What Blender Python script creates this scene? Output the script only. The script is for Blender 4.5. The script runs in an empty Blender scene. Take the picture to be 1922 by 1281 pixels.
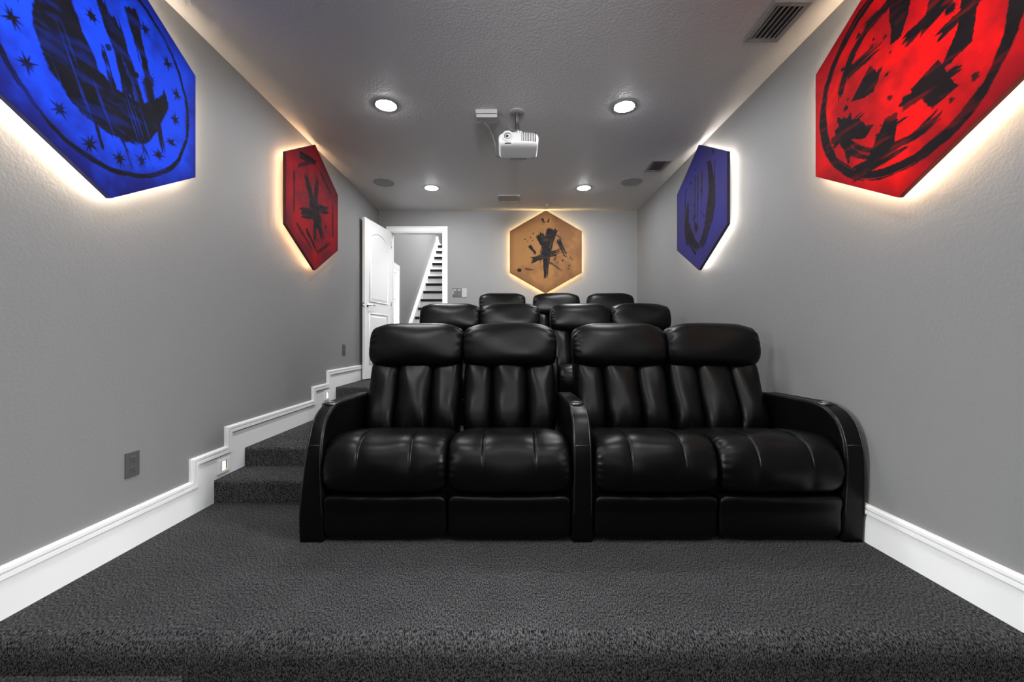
import bpy, bmesh, math, random
import numpy as np
from mathutils import Vector, Matrix

S = bpy.context.scene
COL = S.collection
R = math.radians

# ------------------------------------------------------------------ camera, world, light, exposure
CAM_Z = 1.0725
cam_d = bpy.data.cameras.new('camera')
cam = bpy.data.objects.new('camera', cam_d); COL.objects.link(cam)
cam.location = (0, 0, CAM_Z); cam.rotation_euler = (R(90), 0, 0)
cam_d.sensor_width = 36.0; cam_d.lens = 780 / 1922 * 36
cam_d.shift_x = 3.0 / 1922; cam_d.shift_y = -3.5 / 1922
cam_d.clip_start = 0.05
S.camera = cam
S.view_settings.view_transform = 'Standard'
S.view_settings.look = 'None'
S.view_settings.gamma = 1.0
S.view_settings.use_curve_mapping = False
S.view_settings.exposure = 0.0

W = bpy.data.worlds.new('world'); S.world = W; W.use_nodes = True
W.node_tree.nodes['Background'].inputs[0].default_value = (0.8, 0.85, 1, 1)
W.node_tree.nodes['Background'].inputs[1].default_value = 0.3

def area(name, loc, aim, sx, sy, power, col=(1, 1, 1), spread=180):
    d = bpy.data.lights.new(name, 'AREA'); d.shape = 'RECTANGLE'; d.size = sx; d.size_y = sy
    d.energy = power; d.color = col; d.spread = R(spread)
    o = bpy.data.objects.new(name, d); COL.objects.link(o); o.location = loc
    o.rotation_euler = (Vector(aim) - Vector(loc)).to_track_quat('-Z', 'Y').to_euler()
    return o

area('overhead_fill_light', (0, 0.2, 2.85), (0, 3.0, 0.0), 3.2, 0.9, 50)  # added overhead fill, not a fixture of the room
area('front_fill_light', (0, -1.9, 1.7), (0, 2.5, 1.2), 3.0, 1.6, 24)  # added unseen soft fill from behind the camera
area('side_fill_light', (1.62, 0.85, 1.3), (-1.95, 1.9, 0.05), 0.5, 0.5, 8.5, (1, 1, 1), 56)  # added unseen fill that lifts the left wall and baseboard
area('side_fill_light', (-1.62, 0.85, 1.3), (1.88, 1.8, 0.05), 0.5, 0.5, 8.5, (1, 1, 1), 56)  # matching added fill for the right wall and baseboard
area('back_wall_fill_light', (0.1, -1.6, 2.35), (0.3, 6.18, 2.25), 0.5, 0.5, 14, (1, 1, 1), 36)  # added narrow beam that brightens the back wall, no such lamp there
area('stairwell_light', (-0.2, 9.0, 5.1), (-1.95, 9.6, 3.0), 1.2, 1.2, 270)
area('hall_fill_light', (-0.4, 7.0, 3.6), (-1.5, 8.0, 1.2), 0.8, 0.8, 28)  # added unseen fill brightening the hallway
DOWN_STRENGTH = 390.0

# ------------------------------------------------------------------ room numbers
WL, WR = -1.95, 1.885
CZ = 2.9885
YB = 6.18
YF = -2.4
Z1, Z2, Z3, Z4 = 0.148, 0.28, 0.41, 0.54
SOFT = 0.07

# ------------------------------------------------------------------ material helpers
def mat(name, col, rough=0.5, spec=0.5, metal=0.0, emit=None, estr=0.0):
    m = bpy.data.materials.new(name); m.use_nodes = True
    b = m.node_tree.nodes['Principled BSDF']
    b.inputs['Base Color'].default_value = (*col, 1)
    b.inputs['Roughness'].default_value = rough
    b.inputs['Specular IOR Level'].default_value = spec
    b.inputs['Metallic'].default_value = metal
    if emit:
        b.inputs['Emission Color'].default_value = (*emit, 1)
        b.inputs['Emission Strength'].default_value = estr
    return m

def bump(m, scale, dist, strength=1.0, detail=3, stretch=(1, 1, 1), rough=0.55, colors=None, lo=0.35, hi=0.65, height2=None):
    nt = m.node_tree; N = nt.nodes; L = nt.links
    b = N['Principled BSDF']
    tc = N.new('ShaderNodeTexCoord'); mp = N.new('ShaderNodeMapping')
    mp.inputs['Scale'].default_value = stretch
    L.new(tc.outputs['Object'], mp.inputs['Vector'])
    n = N.new('ShaderNodeTexNoise'); n.inputs['Scale'].default_value = scale
    n.inputs['Detail'].default_value = detail; n.inputs['Roughness'].default_value = rough
    L.new(mp.outputs[0], n.inputs['Vector'])
    h = n.outputs[0]
    if height2:
        n2 = N.new('ShaderNodeTexNoise'); n2.inputs['Scale'].default_value = height2[0]
        n2.inputs['Detail'].default_value = 2
        L.new(mp.outputs[0], n2.inputs['Vector'])
        ma = N.new('ShaderNodeMath'); ma.operation = 'MULTIPLY_ADD'
        L.new(n2.outputs[0], ma.inputs[0]); ma.inputs[1].default_value = height2[1]; L.new(h, ma.inputs[2])
        h = ma.outputs[0]
    bp = N.new('ShaderNodeBump'); bp.inputs['Distance'].default_value = dist; bp.inputs['Strength'].default_value = strength
    L.new(h, bp.inputs['Height']); L.new(bp.outputs[0], b.inputs['Normal'])
    if colors:
        r = N.new('ShaderNodeValToRGB')
        r.color_ramp.elements[0].position = lo; r.color_ramp.elements[0].color = (*colors[0], 1)
        r.color_ramp.elements[1].position = hi; r.color_ramp.elements[1].color = (*colors[1], 1)
        L.new(n.outputs[0], r.inputs[0])
        n3 = N.new('ShaderNodeTexNoise'); n3.inputs['Scale'].default_value = 5; n3.inputs['Detail'].default_value = 4
        L.new(tc.outputs['Object'], n3.inputs['Vector'])
        r3 = N.new('ShaderNodeMapRange'); r3.inputs[3].default_value = 0.75; r3.inputs[4].default_value = 1.25
        L.new(n3.outputs[0], r3.inputs[0])
        mx = N.new('ShaderNodeMix'); mx.data_type = 'RGBA'; mx.blend_type = 'MULTIPLY'; mx.inputs[0].default_value = 1
        L.new(r.outputs[0], mx.inputs[6]); L.new(r3.outputs[0], mx.inputs[7])
        L.new(mx.outputs[2], b.inputs['Base Color'])
    return m

M = {}
M['wall'] = bump(mat('grey_wall_paint', (0.205, 0.205, 0.207), 0.55, 0.3), 75, 0.0022, 0.55, 2)
M['ceiling'] = bump(mat('grey_ceiling_paint', (0.52, 0.52, 0.525), 0.6, 0.35), 60, 0.0035, 0.7, 2)
M['white'] = mat('white_trim_paint', (0.80, 0.80, 0.80), 0.35, 0.5)
M['hallwall'] = bump(mat('hall_wall_paint', (0.205, 0.205, 0.207), 0.6, 0.3), 75, 0.002, 0.4, 2)
M['carpet'] = bump(mat('charcoal_carpet', (0.05, 0.05, 0.053), 0.95, 0.05), 150, 0.008, 1.0, 3, (1.5, 0.6, 0.8), 0.8,
                   ((0.003, 0.003, 0.0033), (0.135, 0.135, 0.139)), 0.42, 0.62)
M['leather'] = bump(mat('black_leather', (0.0013, 0.0013, 0.0014), 0.36, 0.19), 420, 0.0006, 0.35, 2, (1, 1, 1), 0.5, None, 0, 1, (11, 6.0))
M['seam'] = mat('black_leather_piping', (0.010, 0.010, 0.011), 0.3, 0.6)
M['polegrey'] = mat('dark_grey_pole', (0.03, 0.03, 0.03), 0.35, 0.5)
M['plastic'] = mat('black_plastic', (0.008, 0.008, 0.009), 0.4, 0.5)
M['steel'] = mat('dark_steel', (0.12, 0.12, 0.125), 0.3, 0.5, 1.0)
M['chrome'] = mat('chrome', (0.75, 0.75, 0.76), 0.15, 0.5, 1.0)
M['greyplate'] = mat('dark_grey_plate', (0.075, 0.075, 0.077), 0.45, 0.4)
M['ventback'] = mat('vent_duct_grey', (0.09, 0.09, 0.092), 0.7, 0.2)
M['vent'] = mat('grey_vent_metal', (0.22, 0.22, 0.225), 0.45, 0.4)
M['dark'] = mat('dark_void', (0.03, 0.03, 0.03), 0.9, 0.1)
M['speaker'] = bump(mat('grey_speaker_mesh', (0.30, 0.30, 0.305), 0.7, 0.3), 500, 0.001, 0.6)
M['projector'] = mat('white_projector_plastic', (0.50, 0.50, 0.50), 0.4, 0.5)
M['projgrey'] = mat('grey_projector_plastic', (0.10, 0.10, 0.10), 0.4, 0.5)
M['glass'] = mat('dark_lens_glass', (0.02, 0.02, 0.025), 0.08, 0.8)
M['boxgrey'] = mat('pale_grey_box', (0.33, 0.33, 0.33), 0.5, 0.4)
M['cable'] = mat('grey_cable', (0.10, 0.10, 0.10), 0.5, 0.3)
M['tread'] = mat('black_tread', (0.006, 0.006, 0.006), 0.5, 0.2)
M['lamp'] = mat('lamp_lens', (0.9, 0.9, 0.9), 0.5, 0.3, 0, (0.97, 0.985, 1.0), DOWN_STRENGTH)
M['steplamp'] = mat('step_light_lens', (0.9, 0.88, 0.8), 0.5, 0.3, 0, (1.0, 0.86, 0.50), 4.0)
M['daylight'] = mat('daylit_window_pane', (0.9, 0.9, 0.9), 0.3, 0.5, 0, (0.95, 0.98, 1.0), 14)

# ------------------------------------------------------------------ mesh helpers
def link(name, me, parent=None):
    o = bpy.data.objects.new(name, me); COL.objects.link(o)
    if parent: o.parent = parent
    return o

def pyobj(name, v, f, m, parent=None, smooth=False):
    me = bpy.data.meshes.new(name)
    me.from_pydata([tuple(map(float, p)) for p in v], [], f)
    me.materials.append(m); me.validate()
    if smooth: me.shade_smooth()
    return link(name, me, parent)

def bmobj(name, bm, m, parent=None, smooth=False, recalc=True):
    if recalc: bmesh.ops.recalc_face_normals(bm, faces=bm.faces[:])
    me = bpy.data.meshes.new(name); bm.to_mesh(me); bm.free()
    me.materials.append(m)
    if smooth: me.shade_smooth()
    return link(name, me, parent)

def add_box(bm, x0, x1, y0, y1, z0, z1, bev=0.0, seg=2):
    r = bmesh.ops.create_cube(bm, size=1.0)
    vs = r['verts']
    for v in vs:
        v.co = Vector(((x0 + x1) / 2 + v.co.x * (x1 - x0), (y0 + y1) / 2 + v.co.y * (y1 - y0), (z0 + z1) / 2 + v.co.z * (z1 - z0)))
    if bev:
        es = list({e for v in vs for e in v.link_edges})
        bmesh.ops.bevel(bm, geom=es, offset=bev, segments=seg, affect='EDGES', profile=0.5)

def box(name, m, parent, x0, x1, y0, y1, z0, z1, bev=0.0, seg=2):
    bm = bmesh.new(); add_box(bm, x0, x1, y0, y1, z0, z1, bev, seg)
    return bmobj(name, bm, m, parent)

def boxes(name, m, parent, lst):
    bm = bmesh.new()
    for b in lst: add_box(bm, *b)
    return bmobj(name, bm, m, parent)

def add_lathe(bm, prof, n=32, mtx=None):
    """prof: list of (r, z), revolved about Z"""
    rings = []
    for r, z in prof:
        if r < 1e-6: rings.append([bm.verts.new((0, 0, z))])
        else: rings.append([bm.verts.new((r * math.cos(2 * math.pi * k / n), r * math.sin(2 * math.pi * k / n), z)) for k in range(n)])
    for a, b in zip(rings, rings[1:]):
        for k in range(n):
            q = [a[k % len(a)], a[(k + 1) % len(a)], b[(k + 1) % len(b)], b[k % len(b)]]
            q = list(dict.fromkeys(q))
            if len(q) >= 3:
                try: bm.faces.new(q)
                except ValueError: pass
    if mtx: 
        bmesh.ops.transform(bm, matrix=mtx, verts=[v for r in rings for v in r])

def lathe(name, m, parent, prof, n=32, mtx=None, smooth=True):
    bm = bmesh.new(); add_lathe(bm, prof, n, mtx)
    o = bmobj(name, bm, m, parent, smooth)
    return o

def add_tube(bm, pts, r, n=8, closed=False):
    pts = [Vector(p) for p in pts]; k = len(pts); rings = []
    up = None
    for i, p in enumerate(pts):
        a = pts[(i - 1) % k] if (i > 0 or closed) else p
        b = pts[(i + 1) % k] if (i < k - 1 or closed) else p
        t = (b - a).normalized()
        if up is None:
            up = t.orthogonal().normalized()
        up = (up - t * up.dot(t)).normalized(); s = t.cross(up)
        rings.append([bm.verts.new(p + (up * math.cos(2 * math.pi * j / n) + s * math.sin(2 * math.pi * j / n)) * r) for j in range(n)])
    for i in range(k if closed else k - 1):
        a, b = rings[i], rings[(i + 1) % k]
        for j in range(n):
            bm.faces.new([a[j], a[(j + 1) % n], b[(j + 1) % n], b[j]])
    if not closed:
        bm.faces.new(rings[0][::-1]); bm.faces.new(rings[-1])

def tube(name, m, parent, pts, r, n=8, closed=False):
    bm = bmesh.new(); add_tube(bm, pts, r, n, closed)
    return bmobj(name, bm, m, parent, True)

def catmull(pts, per=8, closed=False):
    P = [np.array(p, float) for p in pts]; k = len(P); out = []
    for i in range(k if closed else k - 1):
        p0 = P[(i - 1) % k] if (closed or i > 0) else P[0]
        p1 = P[i]; p2 = P[(i + 1) % k]
        p3 = P[(i + 2) % k] if (closed or i + 2 < k) else P[-1]
        for j in range(per):
            t = j / per
            out.append(0.5 * ((2 * p1) + (-p0 + p2) * t + (2 * p0 - 5 * p1 + 4 * p2 - p3) * t * t + (-p0 + 3 * p1 - 3 * p2 + p3) * t ** 3))
    if not closed: out.append(P[-1])
    return out

def prism_x(name, m, parent, prof, x0, x1, bev=0.0, seg=3, smooth=False):
    """closed (y, z) outline extruded along x"""
    bm = bmesh.new()
    a = [bm.verts.new((x0, p[0], p[1])) for p in prof]
    b = [bm.verts.new((x1, p[0], p[1])) for p in prof]
    n = len(prof)
    bm.faces.new(a[::-1]); bm.faces.new(b)
    for i in range(n): bm.faces.new([a[i], a[(i + 1) % n], b[(i + 1) % n], b[i]])
    bmesh.ops.recalc_face_normals(bm, faces=bm.faces[:])
    if bev:
        es = [e for e in bm.edges if abs(e.verts[0].co.x - e.verts[1].co.x) < 1e-6]
        bmesh.ops.bevel(bm, geom=es, offset=bev, segments=seg, affect='EDGES', profile=0.5)
    return bmobj(name, bm, m, parent, smooth)

def props(o, label=None, cat=None, group=None, kind=None):
    if label: o['label'] = label
    if cat: o['category'] = cat
    if group: o['group'] = group
    if kind: o['kind'] = kind
    return o

def thing(name, label, cat, loc=(0, 0, 0), rotz=0.0, group=None):
    o = bpy.data.objects.new(name, None); COL.objects.link(o)
    o.empty_display_size = 0.05
    o.location = loc; o.rotation_euler = (0, 0, rotz)
    return props(o, label, cat, group)

def dup(root, loc, label, group=None):
    r = root.copy(); COL.objects.link(r); r.location = loc; r['label'] = label
    if group: r['group'] = group
    for ch in list(root.children):
        c = ch.copy(); COL.objects.link(c); c.parent = r
        for g in ch.children:
            d = g.copy(); COL.objects.link(d); d.parent = c
    return r

def struct(o): o['kind'] = 'structure'; return o

# ------------------------------------------------------------------ the setting: floor and tiers
def nosed(y0, y1, z0, z1, r, seg=8):
    """side outline of a carpeted tier: rounded nosing at the front top edge"""
    p = [(y0, z0)]
    for k in range(seg + 1):
        a = math.pi - (math.pi / 2) * k / seg
        p.append((y0 + r + r * math.cos(a), z1 - r + r * math.sin(a)))
    p += [(y1, z1), (y1, z0)]
    return p

floor = struct(prism_x('floor', M['carpet'], None, nosed(1.475, 3.03, -0.5, 0.0, SOFT), WL, WR))
prism_x('step', M['carpet'], floor, nosed(1.10, 1.475, -0.5, -0.125, 0.04), WL, -1.165)
box('lower_floor', M['carpet'], floor, WL, WR, YF, 1.475, -0.62, -0.5)
prism_x('step', M['carpet'], floor, nosed(2.715, 3.03, 0.0, Z1, 0.022), WL, -1.13)
prism_x('platform', M['carpet'], floor, nosed(3.03, 4.61, -0.2, Z2, 0.022), WL, WR)
prism_x('step', M['carpet'], floor, nosed(4.27, 4.61, Z2, Z3, 0.022), WL, -1.13)
prism_x('platform', M['carpet'], floor, nosed(4.61, YB + 0.1, -0.2, Z4, 0.022), WL, WR)
struct(box('floor_hall', M['carpet'], None, WL, 3.0, YB + 0.1, 12.2, 0.40, Z4))

# walls
WT = 0.12
struct(boxes('wall_left', M['wall'], None, [(WL - WT, WL, YF, YB, -0.62, CZ + 0.3)]))
struct(boxes('wall_right', M['wall'], None, [(WR, WR + WT, YF, YB + 0.1, -0.62, CZ + 0.3)]))
DX0, DX1, DZ = -1.775, -1.0, 2.665
struct(boxes('wall_back', M['wall'], None, [
    (WL - WT, DX0, YB, YB + 0.1, -0.2, CZ + 0.12), (DX1, WR, YB, YB + 0.1, -0.2, CZ + 0.12), (DX0, DX1, YB, YB + 0.1, DZ, CZ + 0.12)]))
struct(boxes('wall_front', M['wall'], None, [(WL, WR, YF - WT, YF, -0.62, CZ + 0.3)]))
struct(box('ceiling', M['ceiling'], None, WL, WR, YF, YB, CZ, CZ + 0.12))

# stepped baseboard along the left wall
def offset_path(path, d):
    out = []
    for i, (y, z) in enumerate(path):
        # horizontals drop by d, risers move deeper by d
        prev_v = i > 0 and abs(path[i - 1][0] - y) < 1e-6
        next_v = i < len(path) - 1 and abs(path[i + 1][0] - y) < 1e-6
        out.append((y + (d if (prev_v or next_v) else 0), z - d))
    return out

def band(bm, top, bot, x_wall, x_face):
    n = len(top)
    va = [bm.verts.new((x_face, *p)) for p in top]; vb = [bm.verts.new((x_face, *p)) for p in bot]
    wa = [bm.verts.new((x_wall, *p)) for p in top]; wb = [bm.verts.new((x_wall, *p)) for p in bot]
    for i in range(n - 1):
        bm.faces.new([va[i], va[i + 1], vb[i + 1], vb[i]])
        bm.faces.new([wa[i], wa[i + 1], va[i + 1], va[i]])
        bm.faces.new([vb[i], vb[i + 1], wb[i + 1], wb[i]])
    for i in (0, n - 1): bm.faces.new([va[i], vb[i], wb[i], wa[i]])

def stepped_baseboard(name, xw, sgn, path, bottom_steps):
    bm = bmesh.new()
    prof = [(0.0, 0.006, 0.016), (0.006, 0.020, 0.024), (0.020, 0.0265, 0.012), (0.0265, 0.046, 0.027), (0.046, 0.0535, 0.010)]
    for a, b, t in prof:
        band(bm, offset_path(path, a), offset_path(path, b), xw, xw + sgn * t)
    inner = offset_path(path, 0.0535)
    bmesh.ops.recalc_face_normals(bm, faces=bm.faces[:])
    o = struct(bmobj(name, bm, M['white'], None))
    # board face as strips between break points, each down to its own tread
    bm = bmesh.new()
    ys = sorted({p[0] for p in inner} | {b[0] for b in bottom_steps[1:]})
    def top_at(y):
        for (y0, z0), (y1, z1) in zip(inner, inner[1:]):
            if abs(y1 - y0) > 1e-6 and y0 - 1e-6 <= y <= y1 + 1e-6: return z0
        return inner[-1][1]
    def bot_at(y):
        z = bottom_steps[0][1]
        for yy, zz in bottom_steps:
            if y >= yy: z = zz
        return z
    for a, b in zip(ys, ys[1:]):
        if b - a < 1e-5: continue
        mid = (a + b) / 2
        x0, x1 = sorted((xw, xw + sgn * 0.014))
        add_box(bm, x0, x1, a, b, bot_at(mid) + 0.0005, top_at(mid))
    bmobj('board', bm, M['white'], o)
    return o

pathL = [(1.40, 0.205), (2.52, 0.205), (2.52, 0.342), (2.83, 0.342), (2.83, 0.475), (4.07, 0.475), (4.07, 0.605), (4.40, 0.605), (4.40, 0.738), (YB, 0.738)]
stepped_baseboard('baseboard_left', WL, 1, pathL, [(1.40, 0.0), (2.715, Z1), (3.03, Z2), (4.27, Z3), (4.61, Z4)])
pathR = [(1.40, 0.205), (2.83, 0.205), (2.83, 0.475), (4.40, 0.475), (4.40, 0.738), (YB, 0.738)]
stepped_baseboard('baseboard_right', WR, -1, pathR, [(1.40, 0.0), (3.03, Z2), (4.61, Z4)])
bm = bmesh.new()
add_box(bm, -0.925, WR - 0.03, YB - 0.014, YB, Z4, Z4 + 0.15); add_box(bm, -0.925, WR - 0.03, YB - 0.024, YB, Z4 + 0.15, Z4 + 0.195, 0.004)
struct(bmobj('baseboard_back', bm, M['white'], None))

# ------------------------------------------------------------------ door, casing, hallway with stairs
bm = bmesh.new()
for (x0, x1, z0, z1) in ((DX0 - 0.065, DX0, Z4, DZ + 0.08), (DX1, DX1 + 0.068, Z4, DZ + 0.08), (DX0, DX1, DZ, DZ + 0.08)):
    add_box(bm, x0, x1, YB - 0.018, YB, z0, z1, 0.004)
for (x0, x1, z0, z1) in ((DX0 - 0.065, DX0 - 0.045, Z4, DZ + 0.08), (DX1 + 0.048, DX1 + 0.068, Z4, DZ + 0.08), (DX0 - 0.045, DX1 + 0.048, DZ + 0.06, DZ + 0.08)):
    add_box(bm, x0, x1, YB - 0.026, YB - 0.016, z0, z1, 0.003)
trim = struct(bmobj('trim_1', bm, M['white'], None))
boxes('jamb', M['white'], trim, [(DX0 - 0.012, DX0 + 0.012, YB - 0.005, YB + 0.105, Z4, DZ), (DX1 - 0.012, DX1 + 0.012, YB - 0.005, YB + 0.105, Z4, DZ),
                                 (DX0, DX1, YB - 0.005, YB + 0.105, DZ - 0.012, DZ + 0.012)])

# the open leaf, built with its hinge at the origin, running along -Y, its seen face towards +X
LW, LH, LT = 0.76, 2.10, 0.038
leaf = struct(box('door_1', M['white'], None, -LT, 0, -LW, 0, 0, LH, 0.003))
leaf.location = (-1.755, YB - 0.07, Z4 + 0.012); leaf.rotation_euler = (0, 0, -math.atan2(0.12, 0.745))
def panel_outline(y0, y1, z0, z1, arch=0.0, n=14):
    p = [(y0, z0), (y1, z0), (y1, z1 - arch)]
    if arch:
        for k in range(1, n): 
            t = k / n; p.append((y1 + (y0 - y1) * t, z1 - arch + arch * math.sin(math.pi * t) ** 0.8))
    p.append((y0, z1 - arch))
    return p
for (z0, z1, ar) in ((0.20, 0.86, 0.0), (1.02, 1.96, 0.09)):
    ol = panel_outline(-LW + 0.12, -0.12, z0, z1, ar)
    bm = bmesh.new()
    add_tube(bm, [(0.001, y, z) for y, z in ol], 0.009, 6, True)
    fr = bmobj('panel_moulding', bm, M['white'], leaf, True)
    ol2 = panel_outline(-LW + 0.165, -0.165, z0 + 0.045, z1 - 0.045, ar * 0.85)
    prism = bmesh.new()
    a = [prism.verts.new((0.007, y, z)) for y, z in ol2]
    cy = sum(p[0] for p in ol2) / len(ol2); cz = sum(p[1] for p in ol2) / len(ol2)
    b = [prism.verts.new((-0.001, cy + (y - cy) * 1.08, cz + (z - cz) * 1.05)) for y, z in ol2]
    prism.faces.new(a)
    for i in range(len(a)): prism.faces.new([b[i], b[(i + 1) % len(a)], a[(i + 1) % len(a)], a[i]])
    bmobj('door_panel', prism, M['white'], leaf)
hz = 0.965
hnd = lathe('door_handle', M['chrome'], leaf, [(0, 0), (0.03, 0), (0.03, 0.006), (0.022, 0.012), (0.011, 0.014), (0.011, 0.05), (0, 0.052)], 20,
            Matrix.Translation((0.0, -LW + 0.065, hz)) @ Matrix.Rotation(R(90), 4, 'Y'))
tube('lever', M['chrome'], hnd, catmull([(0.045, -LW + 0.065, hz), (0.052, -LW + 0.10, hz + 0.004), (0.05, -LW + 0.15, hz - 0.004), (0.046, -LW + 0.185, hz + 0.004)], 5), 0.0085)
box('latch_plate', M['chrome'], leaf, -LT + 0.006, -0.006, -LW - 0.003, -LW + 0.001, hz - 0.03, hz + 0.03, 0.001)
box('latch_bolt', M['chrome'], leaf, -LT + 0.012, -0.014, -LW - 0.014, -LW, hz - 0.01, hz + 0.01, 0.002)
h2 = lathe('door_handle', M['chrome'], leaf, [(0, 0), (0.03, 0), (0.03, 0.006), (0.022, 0.012), (0.011, 0.014), (0.011, 0.05), (0, 0.052)], 20,
           Matrix.Translation((-LT, -LW + 0.065, hz)) @ Matrix.Rotation(R(-90), 4, 'Y'))
tube('lever', M['chrome'], h2, [(-LT - 0.045, -LW + 0.065, hz), (-LT - 0.05, -LW + 0.12, hz), (-LT - 0.046, -LW + 0.185, hz)], 0.0085)
for z in (0.2, 1.05, 1.9):
    tube('hinge', M['chrome'], leaf, [(0.004, 0.004, z - 0.045), (0.004, 0.004, z + 0.045)], 0.006)
ds = props(lathe('door_stop', M['chrome'], None, [(0, 0), (0.012, 0), (0.012, 0.006), (0.005, 0.008), (0.005, 0.06), (0.009, 0.062), (0.009, 0.072), (0, 0.073)], 12,
      Matrix.Rotation(R(90), 4, 'Y')), 'small door stop on the white baseboard behind the open door', 'door stop')
ds.location = (WL + 0.014, 5.5, 0.63)

# hallway walls (window opening in the left one)
HZ = 5.6
wy0, wy1, wz0, wz1 = 6.45, 7.20, 1.25, 2.28
struct(boxes('wall_hall_left', M['hallwall'], None, [
    (WL - WT, WL, YB + 0.1, wy0, Z4 - 0.1, HZ), (WL - WT, WL, wy1, 12.2, Z4 - 0.1, HZ),
    (WL - WT, WL, wy0, wy1, Z4 - 0.1, wz0), (WL - WT, WL, wy0, wy1, wz1, HZ)]))
struct(boxes('wall_hall_back', M['hallwall'], None, [(WL - WT, 3.0, 12.2, 12.32, Z4 - 0.1, HZ)]))
struct(boxes('wall_hall_right', M['hallwall'], None, [(3.0, 3.12, YB + 0.1, 12.32, Z4 - 0.1, HZ)]))
struct(boxes('wall_hall_front', M['hallwall'], None, [(WL - WT, 3.0, YB, YB + 0.1, CZ + 0.12, HZ)]))
struct(box('ceiling_hall', M['white'], None, WL - WT, 3.12, YB, 12.32, HZ, HZ + 0.1))
# knee wall along the stair, its top rising with the steps
prof = [(7.0, Z4), (7.0, 2.75), (10.9, 4.25), (12.2, 4.25), (12.2, Z4)]
struct(prism_x('wall_stair', M['hallwall'], None, prof, -0.92, -0.82))

win = struct(boxes('window_1', M['white'], None, [
    (WL, WL + 0.018, wy0 - 0.07, wy0, wz0 - 0.05, wz1 + 0.07), (WL, WL + 0.018, wy1, wy1 + 0.06, wz0 - 0.05, wz1 + 0.07),
    (WL, WL + 0.018, wy0, wy1, wz1, wz1 + 0.07), (WL, WL + 0.04, wy0 - 0.09, wy1 + 0.08, wz0 - 0.05, wz0)]))
box('pane', M['daylight'], win, WL - 0.09, WL - 0.084, wy0, wy1, wz0, wz1)
boxes('window_sash', M['white'], win, [(WL - 0.084, WL - 0.06, wy0, wy0 + 0.04, wz0, wz1), (WL - 0.084, WL - 0.06, wy1 - 0.04, wy1, wz0, wz1),
                                       (WL - 0.084, WL - 0.06, wy0, wy1, wz1 - 0.04, wz1), (WL - 0.084, WL - 0.06, wy0, wy1, (wz0 + wz1) / 2 - 0.02, (wz0 + wz1) / 2 + 0.02)])
blind = thing('window_blind', 'white horizontal slat blind in the sunlit hallway window', 'blind', (WL + 0.004, (wy0 + wy1) / 2, wz1))
hl = (wy1 - wy0) / 2 - 0.01
box('head_rail', M['white'], blind, -0.02, 0.025, -hl, hl, -0.05, 0)
bm = bmesh.new(); add_box(bm, -0.02, 0.02, -hl, hl, -0.0012, 0.0012)
bmesh.ops.rotate(bm, cent=(0, 0, 0), matrix=Matrix.Rotation(R(38), 3, 'Y'), verts=bm.verts[:])
slat0 = bmobj('slat', bm, M['white'], blind)
ns = 25
for k in range(ns):
    o = slat0 if k == 0 else slat0.copy()
    if k: COL.objects.link(o)
    o.parent = blind; o.location = (0, 0, -0.075 - k * (wz1 - wz0 - 0.09) / ns)

st = thing('staircase', 'white staircase with black treads rising beyond the doorway', 'staircase', (0, 0, Z4))
j0 = -4
XS = -1.892
r0 = None
for j in range(-4, 11):
    y = 8.24 + 0.26 * j; z = 1.52 + 0.2 * j - Z4
    zb = z - 0.2 if j > -4 else 0.0
    box('riser', M['white'], st, XS, -0.93, y + 0.03, y + 0.29 if j < 10 else y + 1.3, zb, z - 0.052)
    box('tread', M['tread'], st, XS, -0.93, y, y + 0.29 if j < 10 else y + 1.3, z - 0.052, z, 0.004)
yA, yB2 = 6.95, 10.85
zl = lambda y: 1.395 + 0.774 * (y - 7.99) - Z4
prism_x('skirtboard', M['white'], st, [(yA, 0), (yA, zl(yA)), (yB2, zl(yB2)), (10.88, zl(yB2) + 0.15), (10.92, zl(yB2) + 0.15), (11.05, zl(yB2) + 0.05), (12.1, zl(yB2) + 0.05), (12.1, 0)], WL, XS)
prism_x('handrail_cap', M['white'], st, [(yA, zl(yA)), (yA, zl(yA) + 0.022), (yB2, zl(yB2) + 0.022), (yB2, zl(yB2))], WL, XS + 0.012)

# ------------------------------------------------------------------ seating
LEA = M['leather']
_cache = {}

def cube_sphere(n):
    key = ('cs', n)
    if key in _cache: return _cache[key]
    bm = bmesh.new(); bmesh.ops.create_cube(bm, size=2.0)
    bmesh.ops.subdivide_edges(bm, edges=bm.edges[:], cuts=n, use_grid_fill=True)
    v = np.array([tuple(x.co) for x in bm.verts]); bm.verts.index_update()
    f = [[x.index for x in fc.verts] for fc in bm.faces]; bm.free()
    _cache[key] = (v, f); return v, f

def pillow_verts(n, p1, p2):
    v, f = cube_sphere(n)
    a = np.abs(v)
    # spread samples towards the ends evenly
    r = ((a[:, 1] ** p1 + a[:, 2] ** p1) ** (p2 / p1) + a[:, 0] ** p2) ** (1 / p2)
    return v / r[:, None], f

def slab_verts(n, p, q):
    """face outline (x, z) of exponent p, thickness y of exponent q"""
    v, f = cube_sphere(n); a = np.abs(v)
    r = ((a[:, 0] ** p + a[:, 2] ** p) ** (q / p) + a[:, 1] ** q) ** (1 / q)
    return v / r[:, None], f

def sstep(a, b, x):
    t = np.clip((x - a) / (b - a), 0, 1); return t * t * (3 - 2 * t)

def mesh_np(name, v, f, m, smooth=True):
    me = bpy.data.meshes.new(name); me.from_pydata(v.tolist(), [], f); me.materials.append(m)
    if smooth: me.shade_smooth()
    bm = bmesh.new(); bm.from_mesh(me); bmesh.ops.recalc_face_normals(bm, faces=bm.faces[:]); bm.to_mesh(me); bm.free()
    return me

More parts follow.
